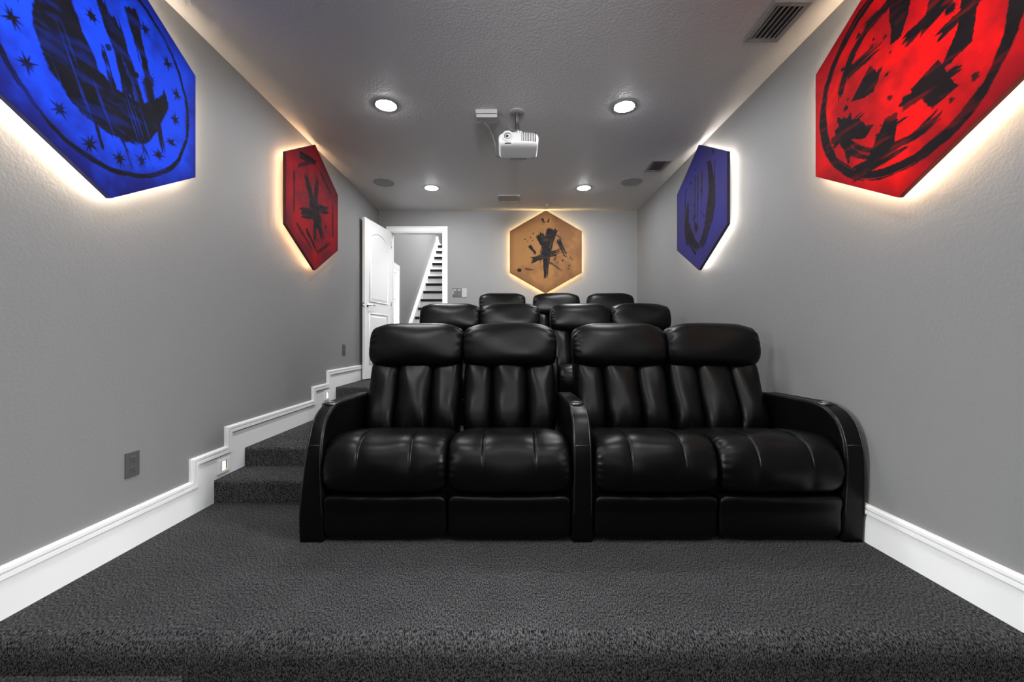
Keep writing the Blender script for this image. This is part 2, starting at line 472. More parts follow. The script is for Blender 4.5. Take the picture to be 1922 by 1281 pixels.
def headrest_mesh(seed):
    k = ('head', seed)
    if k in _cache: return _cache[k]
    rng = random.Random(seed)
    v, f = pillow_verts(26, 2.55, 5.4)
    x, y, z = v[:, 0].copy(), v[:, 1].copy(), v[:, 2].copy()
    th = np.arctan2(z, y)
    e = sstep(0.74, 1.0, np.abs(x))
    side = np.where(x > 0, rng.uniform(0, 6), rng.uniform(0, 6))
    wr = np.sin(th * 17 + side + 2.2 * np.sin(th * 3 + side)) * np.exp(-((np.abs(x) - 0.93) / 0.085) ** 2)
    amp = 0.06 * sstep(-0.9, 0.5, z + 0.2 * np.sin(side + 3 * th))
    sc = 1 + wr * amp
    # the upper outer corners droop, the belly is fuller in the middle
    bulge = 1 + 0.10 * (1 - np.abs(x) ** 2.2)
    Y = y * 0.098 * sc * bulge
    Z = z * 0.157 * sc * (1 - 0.10 * sstep(0.55, 1.0, np.abs(x)) * (z > 0))
    Z += 0.010 * (1 - x ** 2) * (z > 0) * z
    X = x * 0.330
    soft = 0.006 * np.sin(X * 11 + rng.uniform(0, 6)) * np.sin(Z * 22 + rng.uniform(0, 6))
    Y += soft
    a = R(-16)
    Yr = Y * math.cos(a) - Z * math.sin(a); Zr = Y * math.sin(a) + Z * math.cos(a)
    me = mesh_np('headrest', np.stack([X, Yr, Zr], 1), f, LEA)
    _cache[k] = me; return me

def channel_mesh(w, h, d, seed):
    k = ('chan', round(w, 3), seed)
    if k in _cache: return _cache[k]
    rng = random.Random(seed)
    v, f = slab_verts(22, 5.0, 2.2)
    x, y, z = v[:, 0].copy(), v[:, 1].copy(), v[:, 2].copy()
    X = x * w / 2 * 1.03; Y = y * d / 2 * (1 + 0.22 * np.exp(-((z + 0.5) / 0.4) ** 2) - 0.16 * z); Z = z * h / 2
    # puckers at the top and bottom ends, and along the tucked edges
    e = np.exp(-((z + 0.86) / 0.12) ** 2) + 0.6 * np.exp(-((z - 0.86) / 0.12) ** 2)
    q = rng.uniform(0, 6); Y += -0.0035 * e * np.sin(X * 95 + q + 1.8 * np.sin(X * 41 + 2 * q)) * (y < 0)
    ed = np.exp(-((np.abs(x) - 0.85) / 0.14) ** 2)
    Y += 0.0035 * ed * np.sin(Z * 60 + 60 * X * np.sign(rng.uniform(-1, 1)) + 2 * np.sin(Z * 23 + q)) * (y < 0) * sstep(0.1, -0.7, z * np.sign(np.sin(q)))
    Y += 0.005 * np.sin(Z * 16 + X * 22 + rng.uniform(0, 6)) * (y < 0)
    Z -= 0.016 * (1 - x ** 2) * (z < 0) * (-z)
    me = mesh_np('back_channel', np.stack([X, Y, Z], 1), f, LEA)
    _cache[k] = me; return me

def seat_mesh(w, seed):
    k = ('seat', round(w, 3), seed)
    if k in _cache: return _cache[k]
    rng = random.Random(seed)
    prof = catmull([(0.035, 0.262), (-0.035, 0.285), (-0.062, 0.36), (-0.055, 0.445), (-0.015, 0.515), (0.06, 0.552), (0.16, 0.556),
                    (0.28, 0.540), (0.42, 0.508), (0.56, 0.485), (0.58, 0.40), (0.54, 0.30), (0.30, 0.265)], 7, True)
    P = np.array(prof); c = np.array([0.24, 0.40])
    n = len(P)
    nx = np.roll(P, -1, 0) - np.roll(P, 1, 0); nrm = np.stack([nx[:, 1], -nx[:, 0]], 1); nrm /= np.linalg.norm(nrm, axis=1)[:, None]
    if ((P - c) * nrm).sum() < 0: nrm = -nrm
    st_x = [-0.137, 0.137]
    xs = set(np.linspace(-1, 1, 41) * w / 2)
    for s in st_x:
        for dx in (-0.018, -0.012, -0.008, -0.005, -0.0025, 0, 0.0025, 0.005, 0.008, 0.012, 0.018): xs.add(s + dx)
    for t in (0.93, 0.955, 0.975, 0.985, 0.993, 0.998): xs.add(w / 2 * t); xs.add(-w / 2 * t)
    xs = sorted(xs)
    t_arc = np.arange(n) / n
    front = ((P[:, 1] > 0.30) & (P[:, 0] < 0.5)).astype(float)
    upper = sstep(0.38, 0.5, P[:, 1]) * (P[:, 0] < 0.45)
    V = []
    ph = [rng.uniform(0, 6) for _ in range(6)]
    for x in xs:
        u = x / (w / 2)
        inset = 0.062 * (1 - (1 - min(1, abs(u)) ** 7) ** (1 / 2.2))
        g = sum(math.exp(-((x - s) / 0.0055) ** 2) for s in st_x)
        gw = sum(math.exp(-((x - s) / 0.03) ** 2) for s in st_x)
        puff = 0.010 * (math.cos(x / 0.137 * math.pi) * -0.5 + 0.0)
        off = -inset + front * (-0.0075 * g * upper - 0.006 * gw) + front * puff * 0.2
        edge = math.exp(-((abs(u) - 0.93) / 0.05) ** 2)
        s = 1 if u > 0 else -1
        off = off + front * 0.003 * edge * np.sin(t_arc * 150 + ph[0] * s + 1.5 * np.sin(t_arc * 37 + ph[1])) * (rng.random() * 0 + 1)
        off = off + front * 0.004 * np.sin(x * 17 + ph[2]) * np.sin(t_arc * 26 + ph[3])
        Q = P + nrm * off[:, None]
        V += [(x, q[0], q[1]) for q in Q]
    F = []
    m = len(xs)
    for i in range(m - 1):
        for j in range(n):
            F.append((i * n + j, i * n + (j + 1) % n, (i + 1) * n + (j + 1) % n, (i + 1) * n + j))
    F.append(tuple(range(n))); F.append(tuple((m - 1) * n + j for j in range(n))[::-1])
    me = mesh_np('seat_cushion', np.array(V), F, LEA)
    # stitch threads beside the groove
    idx = [j for j in range(n) if front[j] and P[j, 1] > 0.40 and P[j, 0] < 0.30]
    idx.sort(key=lambda j: math.atan2(P[j, 1] - 0.36, -(P[j, 0] - 0.3)))
    bm = bmesh.new()
    add_tube(bm, [(0.0065, *(P[j] + nrm[j] * (-0.0055))) for j in idx], 0.0022, 5)
    bmesh.ops.recalc_face_normals(bm, faces=bm.faces[:])
    me2 = bpy.data.meshes.new('seam'); bm.to_mesh(me2); bm.free(); me2.materials.append(M['seam']); me2.shade_smooth()
    _cache[k] = (me, me2); return me, me2

def footrest_mesh(w, seed):
    k = ('foot', round(w, 3), seed)
    if k in _cache: return _cache[k]
    rng = random.Random(seed)
    v, f = pillow_verts(18, 5.5, 9)
    x, y, z = v[:, 0].copy(), v[:, 1].copy(), v[:, 2].copy()
    X = x * w / 2
    Y = y * 0.045 - 0.020 * sstep(0.1, 1.0, z) * (y < 0)
    Y += 0.003 * np.sin(X * 40 + rng.uniform(0, 6)) * sstep(0.5, 1, z) * (y < 0)
    Z = z * 0.119 - 0.010 * (1 - x ** 2) * sstep(0.4, 1, z)
    me = mesh_np('footrest', np.stack([X, Y, Z], 1), f, LEA)
    _cache[k] = me; return me

ARM_PROF = catmull([(0.0, 0.0), (-0.010, 0.18), (-0.020, 0.36), (-0.018, 0.48), (0.004, 0.57), (0.045, 0.638), (0.115, 0.685), (0.22, 0.706), (0.40, 0.705), (0.72, 0.70)], 5) \
    + [np.array((0.80, 0.66)), np.array((0.80, 0.0))]

def arm_obj(parent, x0, x1, taper_left, taper_right):
    prof = [tuple(p) for p in ARM_PROF]
    bm = bmesh.new(); n = len(prof)
    def tp(z): t = min(1, max(0, (z - 0.10) / 0.50)); return t * t * (3 - 2 * t)
    a = [bm.verts.new((x0 + taper_left * tp(p[1]), p[0], p[1])) for p in prof]
    b = [bm.verts.new((x1 - taper_right * tp(p[1]), p[0], p[1])) for p in prof]
    fa = bm.faces.new(a[::-1]); fb = bm.faces.new(b)
    for i in range(n): bm.faces.new([a[i], a[(i + 1) % n], b[(i + 1) % n], b[i]])
    bmesh.ops.recalc_face_normals(bm, faces=bm.faces[:])
    es = list(set(fa.edges) | set(fb.edges))
    bmesh.ops.bevel(bm, geom=es, offset=0.016, segments=4, affect='EDGES', profile=0.5, clamp_overlap=True)
    o = bmobj('armrest', bm, LEA, parent, True)
    # piping along both top edges and a cross seam on the front
    run = prof[4:-2]
    for side in (0, 1):
        P = [Vector(((x0 + taper_left * tp(z) + 0.012) if side == 0 else (x1 - taper_right * tp(z) - 0.012), y, z)) for y, z in run]
        Q = []
        for i, p in enumerate(P):
            t = (P[min(i + 1, len(P) - 1)] - P[max(i - 1, 0)]).normalized()
            Q.append(p + Vector((0, -t.z, t.y)) * 0.0005)
        tube('piping', M['seam'], o, Q, 0.0032, 6)
    z = 0.515; y = -0.0118
    tube('cross_seam', M['seam'], o, [(x0 + taper_left * tp(z) + 0.012, y, z), (x1 - taper_right * tp(z) - 0.012, y, z)], 0.0028, 6)
    # cup holder
    cx = (x0 + taper_left + x1 - taper_right) / 2
    mt = Matrix.Translation((cx, 0.20, 0.706))
    c = lathe('cup_holder', M['steel'], o, [(0.0, -0.02), (0.033, -0.018), (0.035, 0.002), (0.0375, 0.0055), (0.041, 0.004), (0.042, -0.004)], 28, mt)
    return o

def tilt(o, loc, rx):
    o.location = loc; o.rotation_euler = (rx, 0, 0); return o

def build_row(name, label, loc, seats, arms, group, w=0.648):
    root = thing(name, label, 'sofa', loc, 0, group)
    for a in arms: arm_obj(root, *a)
    x0 = min(a[0] for a in arms); x1 = max(a[1] for a in arms)
    box('base_frame', LEA, root, x0 + 0.03, x1 - 0.03, 0.06, 0.74, 0.015, 0.30, 0.01)
    for i, cx in enumerate(seats):
        sd = i
        me, me2 = seat_mesh(w, sd)
        s = link('seat_cushion', me, root); s.location = (cx, 0, 0)
        for sx in (-0.137, 0.137): link('seam', me2, s).location = (sx, 0, 0)
        fo = link('footrest', footrest_mesh(w - 0.004, sd), root); fo.location = (cx, 0.028, 0.141)
        # reclined back: shell with three stuffed channels
        ang = R(-29)
        bk = box('backrest', LEA, root, -0.312, 0.312, -0.01, 0.085, -0.03, 0.58, 0.03, 4)
        tilt(bk, (cx, 0.645, 0.42), R(-19)); bk.data.shade_smooth()
        for (ox, ww, q) in ((-0.216, 0.198, 0), (0.0, 0.236, 1), (0.216, 0.198, 2)):
            ch = link('back_channel', channel_mesh(ww, 0.56, 0.17, sd * 3 + q), bk)
            ch.location = (ox, -0.045 if q != 1 else -0.056, 0.262)
        hd = link('headrest', headrest_mesh(sd + 1), root); hd.location = (cx, 0.772, 1.022)
    return root

SE1 = [-0.660, -0.006, 0.765, 1.419]
AR1 = [(-1.117, -0.980, 0.050, 0.004), (0.322, 0.438, 0.005, 0.008), (1.745, 1.868, 0.004, 0.012)]
GR = 'rows of black leather theater seats'
build_row('theater_sofa', 'black leather four-seat recliner sofa nearest the camera, standing on the lowest carpeted tier', (0, 2.19, 0.0), SE1, AR1, GR)
build_row('theater_sofa', 'black leather four-seat recliner sofa in the middle row, mostly hidden by the front row', (0, 3.80, Z2), SE1, AR1, GR)
SE3 = [-0.115, 0.650, 1.415]
AR3 = [(-0.56, -0.44, 0.02, 0.01), (0.21, 0.325, 0.01, 0.01), (0.975, 1.09, 0.01, 0.01), (1.74, 1.862, 0.01, 0.03)]
build_row('theater_sofa', 'black leather three-seat recliner sofa in the last row, below the gold panel', (0, 5.12, Z4), SE3, AR3, GR)

# ------------------------------------------------------------------ painted hexagon panels with LED halo
class Noise:
    def __init__(s, seed): s.g = np.random.default_rng(seed).random((256, 256))
    def __call__(s, x, y):
        xi = np.floor(x).astype(int); yi = np.floor(y).astype(int)
        fx = x - xi; fy = y - yi; fx = fx * fx * (3 - 2 * fx); fy = fy * fy * (3 - 2 * fy)
        g = s.g
        a = g[xi % 256, yi % 256]; b = g[(xi + 1) % 256, yi % 256]; c = g[xi % 256, (yi + 1) % 256]; d = g[(xi + 1) % 256, (yi + 1) % 256]
        return (a * (1 - fx) + b * fx) * (1 - fy) + (c * (1 - fx) + d * fx) * fy
    def fbm(s, x, y, o=5):
        t = 0; a = 0.5; n = 0
        for k in range(o): t = t + a * s(x * 2 ** k + 17 * k, y * 2 ** k + 5 * k); n += a; a *= 0.5
        return t / n

class Paint:
    """black paint coverage on panel coordinates u, v (side length = 1)"""
    def __init__(s, u, v, seed):
        s.u, s.v = u, v; s.n = Noise(seed); s.m = np.zeros_like(u); s.rng = random.Random(seed)
        s.w = 0.034 * (s.n.fbm(u * 7 + 40, v * 7 + 40, 5) - 0.5) * 2 + 0.012 * (s.n(u * 60, v * 60 + 9) - 0.5)
    def add(s, k): s.m = np.maximum(s.m, np.clip(k, 0, 1))
    def stroke(s, a, b, w0, w1=None, dry=0.5, ragged=0.25, op=1.0, bend=0.0):
        """one sweep of a wide dry brush from a to b"""
        w1 = w0 if w1 is None else w1
        ax, ay = a; dx, dy = b[0] - ax, b[1] - ay; L = math.hypot(dx, dy); dx /= L; dy /= L
        t = ((s.u - ax) * dx + (s.v - ay) * dy) / L; n = -(s.u - ax) * dy + (s.v - ay) * dx
        n = n - bend * 4 * t * (1 - t)
        k = s.rng.uniform(0, 90)
        br = s.n(n * 70 + k, t * 1.5 + k)
        w = (w0 + (w1 - w0) * np.clip(t, 0, 1)) * (1 + 0.18 * (s.n(t * 9 + k, 0 * t + k) - 0.5)) + s.w * 0.6
        lat = sstep(0.012, -0.004, np.abs(n) - w)
        e1 = sstep(0, 0.03, t + ragged * 0.25 * (br - 0.5) - 0.0)
        e2 = sstep(0, 0.03, 1 - t - ragged * (br - 0.15) * 0.9)
        streak = 1 - dry * sstep(0.62, 0.85, br) * sstep(0.2, 0.9, t)
        s.add(lat * e1 * e2 * streak * op)
    def ring(s, c, r, th, a0=0, a1=360, var=0.4):
        x, y = s.u - c[0], s.v - c[1]; rr = np.hypot(x, y); an = np.degrees(np.arctan2(y, x)) % 360
        an = (an - a0) % 360; span = (a1 - a0) if a1 - a0 < 360 else 361
        k = s.rng.uniform(0, 90)
        t = th * (1 + var * 2 * (s.n(an / 28 + k, 0 * an + 3) - 0.5))
        br = s.n(rr * 90 + k, an / 25)
        inside = sstep(0.008, -0.004, np.abs(rr - r + s.w * 0.5) - t / 2)
        arc = ((an + 14 * (br - 0.5)) < span) * 1.0
        s.add(inside * arc * (1 - 0.35 * (br > 0.8)))
    def blot(s, c, r, spikes=0, rough=0.25):
        x, y = s.u - c[0], s.v - c[1]; rr = np.hypot(x, y); an = np.arctan2(y, x); k = s.rng.uniform(0, 90)
        e = r * (1 + rough * 2 * (s.n(np.cos(an) * 1.7 + k + 9, np.sin(an) * 1.7 + k + 9) - 0.5))
        if spikes: e = e * (1 + 0.9 * np.clip(np.sin(an * spikes + k), 0, 1) ** 6)
        s.add(sstep(0.006, -0.004, rr - e))
    def burst(s, c, r, n=9):
        for i in range(n):
            a = 2 * math.pi * i / n + s.rng.uniform(-0.25, 0.25); q = r * s.rng.uniform(0.6, 1.15)
            x, y = s.u - c[0], s.v - c[1]
            t = (x * math.cos(a) + y * math.sin(a)) / q; m = np.abs(-x * math.sin(a) + y * math.cos(a))
            s.add(sstep(0.004, -0.003, m - 0.012 * (1 - np.clip(t, 0, 1))) * (t > 0) * (t < 1))
        s.blot(c, r * 0.18)
    def poly(s, pts, op=1.0):
        ins = np.zeros(s.u.shape, bool); x = s.u + s.w; y = s.v + s.w * 0.7
        n = len(pts)
        for i in range(n):
            (x0, y0), (x1, y1) = pts[i], pts[(i + 1) % n]
            c = ((y0 > y) != (y1 > y)) & (x < (x1 - x0) * (y - y0) / (y1 - y0 + 1e-9) + x0)
            ins ^= c
        s.add(ins * op)
    def erase(s, k): s.m = s.m * (1 - np.clip(k, 0, 1))
    def splatter(s, n, box_, r0=0.008, r1=0.03):
        for _ in range(n):
            s.blot((s.rng.uniform(box_[0], box_[1]), s.rng.uniform(box_[2], box_[3])), s.rng.uniform(r0, r1), 0, 0.5)

def art_blue_near(p, u, v):
    p.ring((0, 0), 0.77, 0.034)
    # a plain off-centre brush-swept crescent
    d1 = np.hypot(u - 0.0, v - 0.02) - 0.52 + p.w; d2 = np.hypot((u - 0.12) * 1.0, v - 0.27) - 0.40 + p.w
    p.add(sstep(0.01, -0.005, d1) * sstep(-0.005, 0.01, d2))
    for (a, b, w) in (((-0.42, 0.42), (-0.02, -0.40), 0.07), ((-0.10, 0.50), (0.22, -0.20), 0.035), ((0.02, 0.42), (0.36, -0.34), 0.045),
                      ((0.16, 0.62), (0.30, 0.20), 0.06), ((-0.22, 0.1), (0.20, -0.70), 0.03), ((0.10, -0.1), (0.38, -0.66), 0.03), ((0.3, 0.1), (0.44, -0.3), 0.03)):
        p.stroke(a, b, w, w * 0.5, 0.8, 0.5)
    for k in range(9):
        x = p.rng.uniform(-0.4, 0.3); p.stroke((x, 0.05 + p.rng.uniform(-.2, .2)), (x + 0.22, -0.55 + p.rng.uniform(-.15, .15)), 0.012, 0.004, 0.6, 0.6)
    for k in range(16):
        x = p.rng.uniform(-0.45, 0.25); y = p.rng.uniform(-0.25, 0.3); L = p.rng.uniform(0.25, 0.55)
        n = -(u - x) * -0.91 + (v - y) * 0.41; t = ((u - x) * 0.41 + (v - y) * -0.91) / L
        p.erase(0.55 * sstep(0.010, 0.0, np.abs(n) + 0.012 * np.abs(t - 0.5)) * (t > 0) * (t < 1) * (0.3 + p.n(n * 200, t * 3)))
    p.blot((0.34, 0.12), 0.05, 22); p.blot((0.02, 0.28), 0.022); p.blot((-0.02, 0.16), 0.024); p.blot((0.22, 0.10), 0.022); p.blot((-0.15, 0.3), 0.028, 7)
    angs = [-172, -150, -126, -104, -84, -66, -47, -27, -6, 16, 37, 61, 88, 118, 148, 170]
    for a in angs:
        r = 0.645 + p.rng.uniform(-0.03, 0.03)
        p.burst((r * math.cos(R(a)), r * math.sin(R(a))), 0.072)

def art_red_near(p, u, v):
    p.ring((0, 0), 0.77, 0.075, 0, 360, 0.3)
    p.ring((0.01, 0.0), 0.80, 0.03, 100, 260)
    p.ring((0, 0), 0.60, 0.07, 195, 300, 0.5); p.ring((0, 0), 0.57, 0.10, 20, 75, 0.4); p.ring((0, 0), 0.58, 0.06, 110, 170, 0.5)
    # loose brush dabs of different sizes and headings
    p.poly([(-0.46, -0.02), (-0.26, 0.18), (-0.16, 0.06), (-0.22, -0.06)])
    p.poly([(-0.60, -0.06), (-0.20, -0.32), (-0.30, -0.40), (-0.56, -0.30)])
    p.poly([(-0.30, -0.62), (-0.10, -0.32), (0.0, -0.34), (-0.02, -0.58)])
    p.poly([(0.10, -0.22), (0.30, -0.14), (0.44, -0.40), (0.26, -0.46)])
    p.poly([(0.30, -0.24), (0.52, -0.16), (0.60, 0.24), (0.46, 0.26), (0.42, -0.02)])
    p.poly([(-0.06, 0.22), (0.02, 0.22), (0.14, 0.60), (-0.10, 0.60)])
    p.poly([(0.16, 0.10), (0.46, 0.22), (0.40, 0.52), (0.28, 0.46)])
    for (a, b, w) in (((0.05, 0.16), (0.56, 0.30), 0.05), ((-0.50, 0.26), (-0.10, 0.30), 0.05), ((-0.66, -0.28), (-0.30, -0.18), 0.05), ((0.02, -0.30), (0.50, -0.30), 0.05),
                      ((-0.42, -0.66), (0.12, -0.60), 0.07), ((0.3, 0.02), (0.74, 0.16), 0.04), ((-0.5, -0.1), (-0.46, -0.55), 0.06), ((-0.30, 0.52), (0.20, 0.62), 0.05), ((-0.2, -0.44), (0.1, -0.42), 0.02)):
        p.stroke(a, b, w, w * 0.6, 0.9, 0.45)
    p.blot((0.38, 0.16), 0.035, 18); p.splatter(26, (-0.6, 0.6, -0.6, 0.6), 0.008, 0.024)

def art_red_far(p, u, v):
    # hexagonal border sweep and a loose tangle of strokes
    for i in range(6):
        a0, a1 = R(90 + 60 * i + 4), R(90 + 60 * i + 56)
        p.stroke((0.72 * math.cos(a0), 0.72 * math.sin(a0)), (0.72 * math.cos(a1), 0.72 * math.sin(a1)), 0.028, 0.02, 0.7, 0.4, 0.85)
    p.blot((-0.02, -0.06), 0.19, 0, 0.5)
    for (a, b, w) in (((-0.04, -0.02), (-0.36, 0.46), 0.075), ((0.0, 0.05), (0.08, 0.54), 0.06), ((0.0, 0.0), (0.52, 0.10), 0.07), ((-0.02, -0.10), (-0.50, -0.24), 0.085),
                      ((0.02, -0.1), (0.30, -0.48), 0.08), ((0.0, -0.1), (-0.02, -0.62), 0.05), ((-0.5, 0.62), (0.1, 0.74), 0.045), ((-0.30, -0.42), (0.12, -0.74), 0.03)):
        p.stroke(a, b, w, w * 0.8, 0.6, 0.35)
    p.splatter(10, (-0.5, 0.5, -0.5, 0.5))

def art_blue_far(p, u, v):
    # two tall uneven dry-brush sweeps meeting low on the panel
    p.stroke((-0.38, 0.22), (-0.30, -0.58), 0.03, 0.13, 0.7, 0.3, 1, -0.10); p.stroke((-0.40, -0.2), (0.0, -0.70), 0.09, 0.10, 0.5, 0.2, 1, -0.06)
    p.stroke((0.32, 0.62), (0.36, -0.30), 0.05, 0.15, 0.7, 0.3, 1, 0.08); p.stroke((0.42, -0.06), (0.04, -0.68), 0.14, 0.08, 0.5, 0.2, 1, 0.05)
    for x in (-0.5, -0.12, -0.02, 0.12, 0.52): p.stroke((x, 0.55 + 0.1 * math.sin(x * 30)), (x - 0.04, -0.45), 0.012, 0.006, 0.8, 0.6)
    p.blot((-0.08, -0.30), 0.06, 5, 0.4); p.splatter(16, (-0.5, 0.5, -0.3, 0.7), 0.01, 0.03)

def art_gold(p, u, v):
    # loose upright brush sweeps, a slanted drag and spatter
    p.stroke((0.16, 0.56), (-0.10, -0.30), 0.13, 0.09, 0.7, 0.35); p.stroke((-0.16, 0.44), (0.10, -0.10), 0.10, 0.06, 0.8, 0.4); p.stroke((0.02, 0.10), (0.0, -0.66), 0.085, 0.05, 0.7, 0.3)
    p.stroke((-0.34, -0.20), (0.46, 0.06), 0.07, 0.04, 0.9, 0.45); p.stroke((0.30, 0.30), (0.52, -0.20), 0.05, 0.03, 0.8, 0.4); p.stroke((-0.40, 0.16), (-0.22, -0.06), 0.045, 0.03, 0.7, 0.3)
    for (a, b) in (((0.2, 0.46), (0.45, 0.26)), ((0.1, -0.25), (0.42, -0.48)), ((0.1, 0.0), (0.30, -0.12)), ((-0.5, -0.40), (-0.25, -0.45))):
        p.stroke(a, b, 0.02, 0.006, 0.6, 0.5, 0.7)
    p.blot((-0.63, -0.44), 0.05, 0, 0.4); p.splatter(16, (0.1, 0.65, -0.45, 0.1), 0.008, 0.022); p.splatter(5, (-0.5, -0.3, 0.25, 0.45), 0.01, 0.02); p.splatter(6, (-0.1, 0.1, 0.66, 0.8), 0.012, 0.03)

def hex_pts(s): return [(s * math.sin(R(60 * k)), s * math.cos(R(60 * k))) for k in range(6)]

def hex_panel(label, loc, rotz, side, art, seed, base, vary, ink, led_col, led_str, nv):
    root = thing('art_panel', label, 'wall art', loc, rotz, 'backlit hexagon art panels')
    # board: local X across, Z up, the front towards -Y; the wall plane is y = 0
    y_front, y_back = -0.072, -0.047
    bm = bmesh.new(); H = hex_pts(side)
    for a, b in ((H, H),):
        f = [bm.verts.new((x, y_front + 0.001, z)) for x, z in a]; k = [bm.verts.new((x, y_back, z)) for x, z in b]
        bm.faces.new(f); bm.faces.new(k[::-1])
        for i in range(6): bm.faces.new([f[i], f[(i + 1) % 6], k[(i + 1) % 6], k[i]])
    pm = mat('panel_edge_paint', tuple(c * 0.25 for c in base), 0.5, 0.4)
    bmobj('panel_board', bm, pm, root)
    # painted face: fine grid carrying the paint colour
    rows = nv; cols = int(nv * 0.9) | 1
    vv = np.linspace(-1, 1, rows); tt = np.linspace(-1, 1, cols)
    hw = np.minimum(math.sqrt(3) / 2, (1 - np.abs(vv)) * math.sqrt(3)); hw = np.maximum(hw, 1e-4)
    u = hw[:, None] * tt[None, :]; v = np.repeat(vv[:, None], cols, 1)
    p = Paint(u, v, seed); art(p, u, v)
    nz = p.n
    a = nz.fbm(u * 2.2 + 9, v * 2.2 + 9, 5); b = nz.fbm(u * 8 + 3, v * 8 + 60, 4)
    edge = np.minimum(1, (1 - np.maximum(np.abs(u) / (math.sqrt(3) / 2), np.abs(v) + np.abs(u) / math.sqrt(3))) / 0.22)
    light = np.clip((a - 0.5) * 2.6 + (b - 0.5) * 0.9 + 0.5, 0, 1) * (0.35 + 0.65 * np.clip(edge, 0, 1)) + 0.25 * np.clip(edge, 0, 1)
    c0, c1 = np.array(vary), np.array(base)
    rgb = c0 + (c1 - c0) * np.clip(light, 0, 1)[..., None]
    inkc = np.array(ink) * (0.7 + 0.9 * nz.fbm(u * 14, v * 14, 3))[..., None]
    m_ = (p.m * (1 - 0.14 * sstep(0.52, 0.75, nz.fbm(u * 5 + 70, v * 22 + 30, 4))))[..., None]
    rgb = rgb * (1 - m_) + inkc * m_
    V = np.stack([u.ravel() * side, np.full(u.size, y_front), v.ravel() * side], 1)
    ii = np.arange(rows * cols).reshape(rows, cols)
    q = np.stack([ii[:-1, :-1], ii[:-1, 1:], ii[1:, 1:], ii[1:, :-1]], -1).reshape(-1, 4)
    me = bpy.data.meshes.new('painted_face')
    me.vertices.add(len(V)); me.vertices.foreach_set('co', V.ravel())
    me.loops.add(q.size); me.loops.foreach_set('vertex_index', q.ravel())
    me.polygons.add(len(q)); me.polygons.foreach_set('loop_start', np.arange(0, q.size, 4)); 
    me.update(calc_edges=True)
    ca = me.color_attributes.new('paint', 'FLOAT_COLOR', 'POINT')
    ca.data.foreach_set('color', np.concatenate([rgb.reshape(-1, 3), np.ones((u.size, 1))], 1).ravel())
    pmat = mat('canvas_paint', base, 0.65, 0.06)
    nt = pmat.node_tree; at = nt.nodes.new('ShaderNodeAttribute'); at.attribute_name = 'paint'
    nt.links.new(at.outputs['Color'], nt.nodes['Principled BSDF'].inputs['Base Color'])
    me.materials.append(pmat)
    fo = link('painted_face', me, root)
    fo['label'] = 'painted front with black brush marks'
    # LED tape round the back, and the blocks that hold the board off the wall
    lm = mat('led_tape', (0.8, 0.8, 0.8), 0.5, 0.3, 0, led_col, led_str)
    bm = bmesh.new(); Ho = hex_pts(side - 0.028); Hi = hex_pts(side - 0.040)
    ya, yb = y_back, y_back + 0.010
    for i in range(6):
        j = (i + 1) % 6
        o1, o2, i1, i2 = Ho[i], Ho[j], Hi[i], Hi[j]
        vs = [bm.verts.new((x, yy, z)) for yy in (ya, yb) for (x, z) in (o1, o2, i2, i1)]
        for fidx in ((0, 1, 2, 3), (4, 5, 6, 7), (0, 1, 5, 4), (1, 2, 6, 5), (2, 3, 7, 6), (3, 0, 4, 7)):
            bm.faces.new([vs[t] for t in fidx])
    led = bmobj('led_strip', bm, lm, root); led['label'] = 'glowing light strip behind the edge'
    for sx in (-0.35, 0.35):
        box('spacer_block', M['dark'], root, sx * side - 0.04, sx * side + 0.04, y_back, 0, -0.3 * side, 0.3 * side)
    return root

PZ = CAM_Z + 1.268
BLUE = ((0.010, 0.060, 0.80), (0.010, 0.010, 0.12)); RED = ((0.78, 0.004, 0.004), (0.20, 0.004, 0.008))
hex_panel('large blue hexagon painting with a black ring, crescent and star bursts', (WL, 1.955, PZ), R(90), 0.605, art_blue_near, 11,
          BLUE[0], BLUE[1], (0.006, 0.006, 0.012), (1, 0.80, 0.58), 105, 420)
hex_panel('large bright red hexagon painting with black rings and broken dabs', (WR, 1.945, PZ), R(-90), 0.605, art_red_near, 23,
          RED[0], RED[1], (0.008, 0.005, 0.006), (1, 0.74, 0.48), 105, 420)
hex_panel('dark red hexagon painting with crossing black strokes beside the open door', (WL, 4.0, PZ), R(90), 0.605, art_red_far, 5,
          (0.24, 0.006, 0.010), (0.085, 0.008, 0.016), (0.008, 0.006, 0.007), (1, 0.58, 0.32), 48, 260)
hex_panel('violet blue hexagon painting with two tall black sweeps, on the wall opposite the door', (WR, 4.0, PZ), R(-90), 0.605, art_blue_far, 31,
          (0.030, 0.027, 0.17), (0.034, 0.028, 0.095), (0.012, 0.009, 0.012), (1, 0.90, 0.80), 42, 260)
hex_panel('gold brown hexagon painting with upright black brush sweeps above the last row', (0.520, YB, PZ + 0.015), 0, 0.612, art_gold, 47,
          (0.25, 0.122, 0.046), (0.13, 0.060, 0.030), (0.012, 0.011, 0.012), (1, 0.64, 0.24), 60, 260)

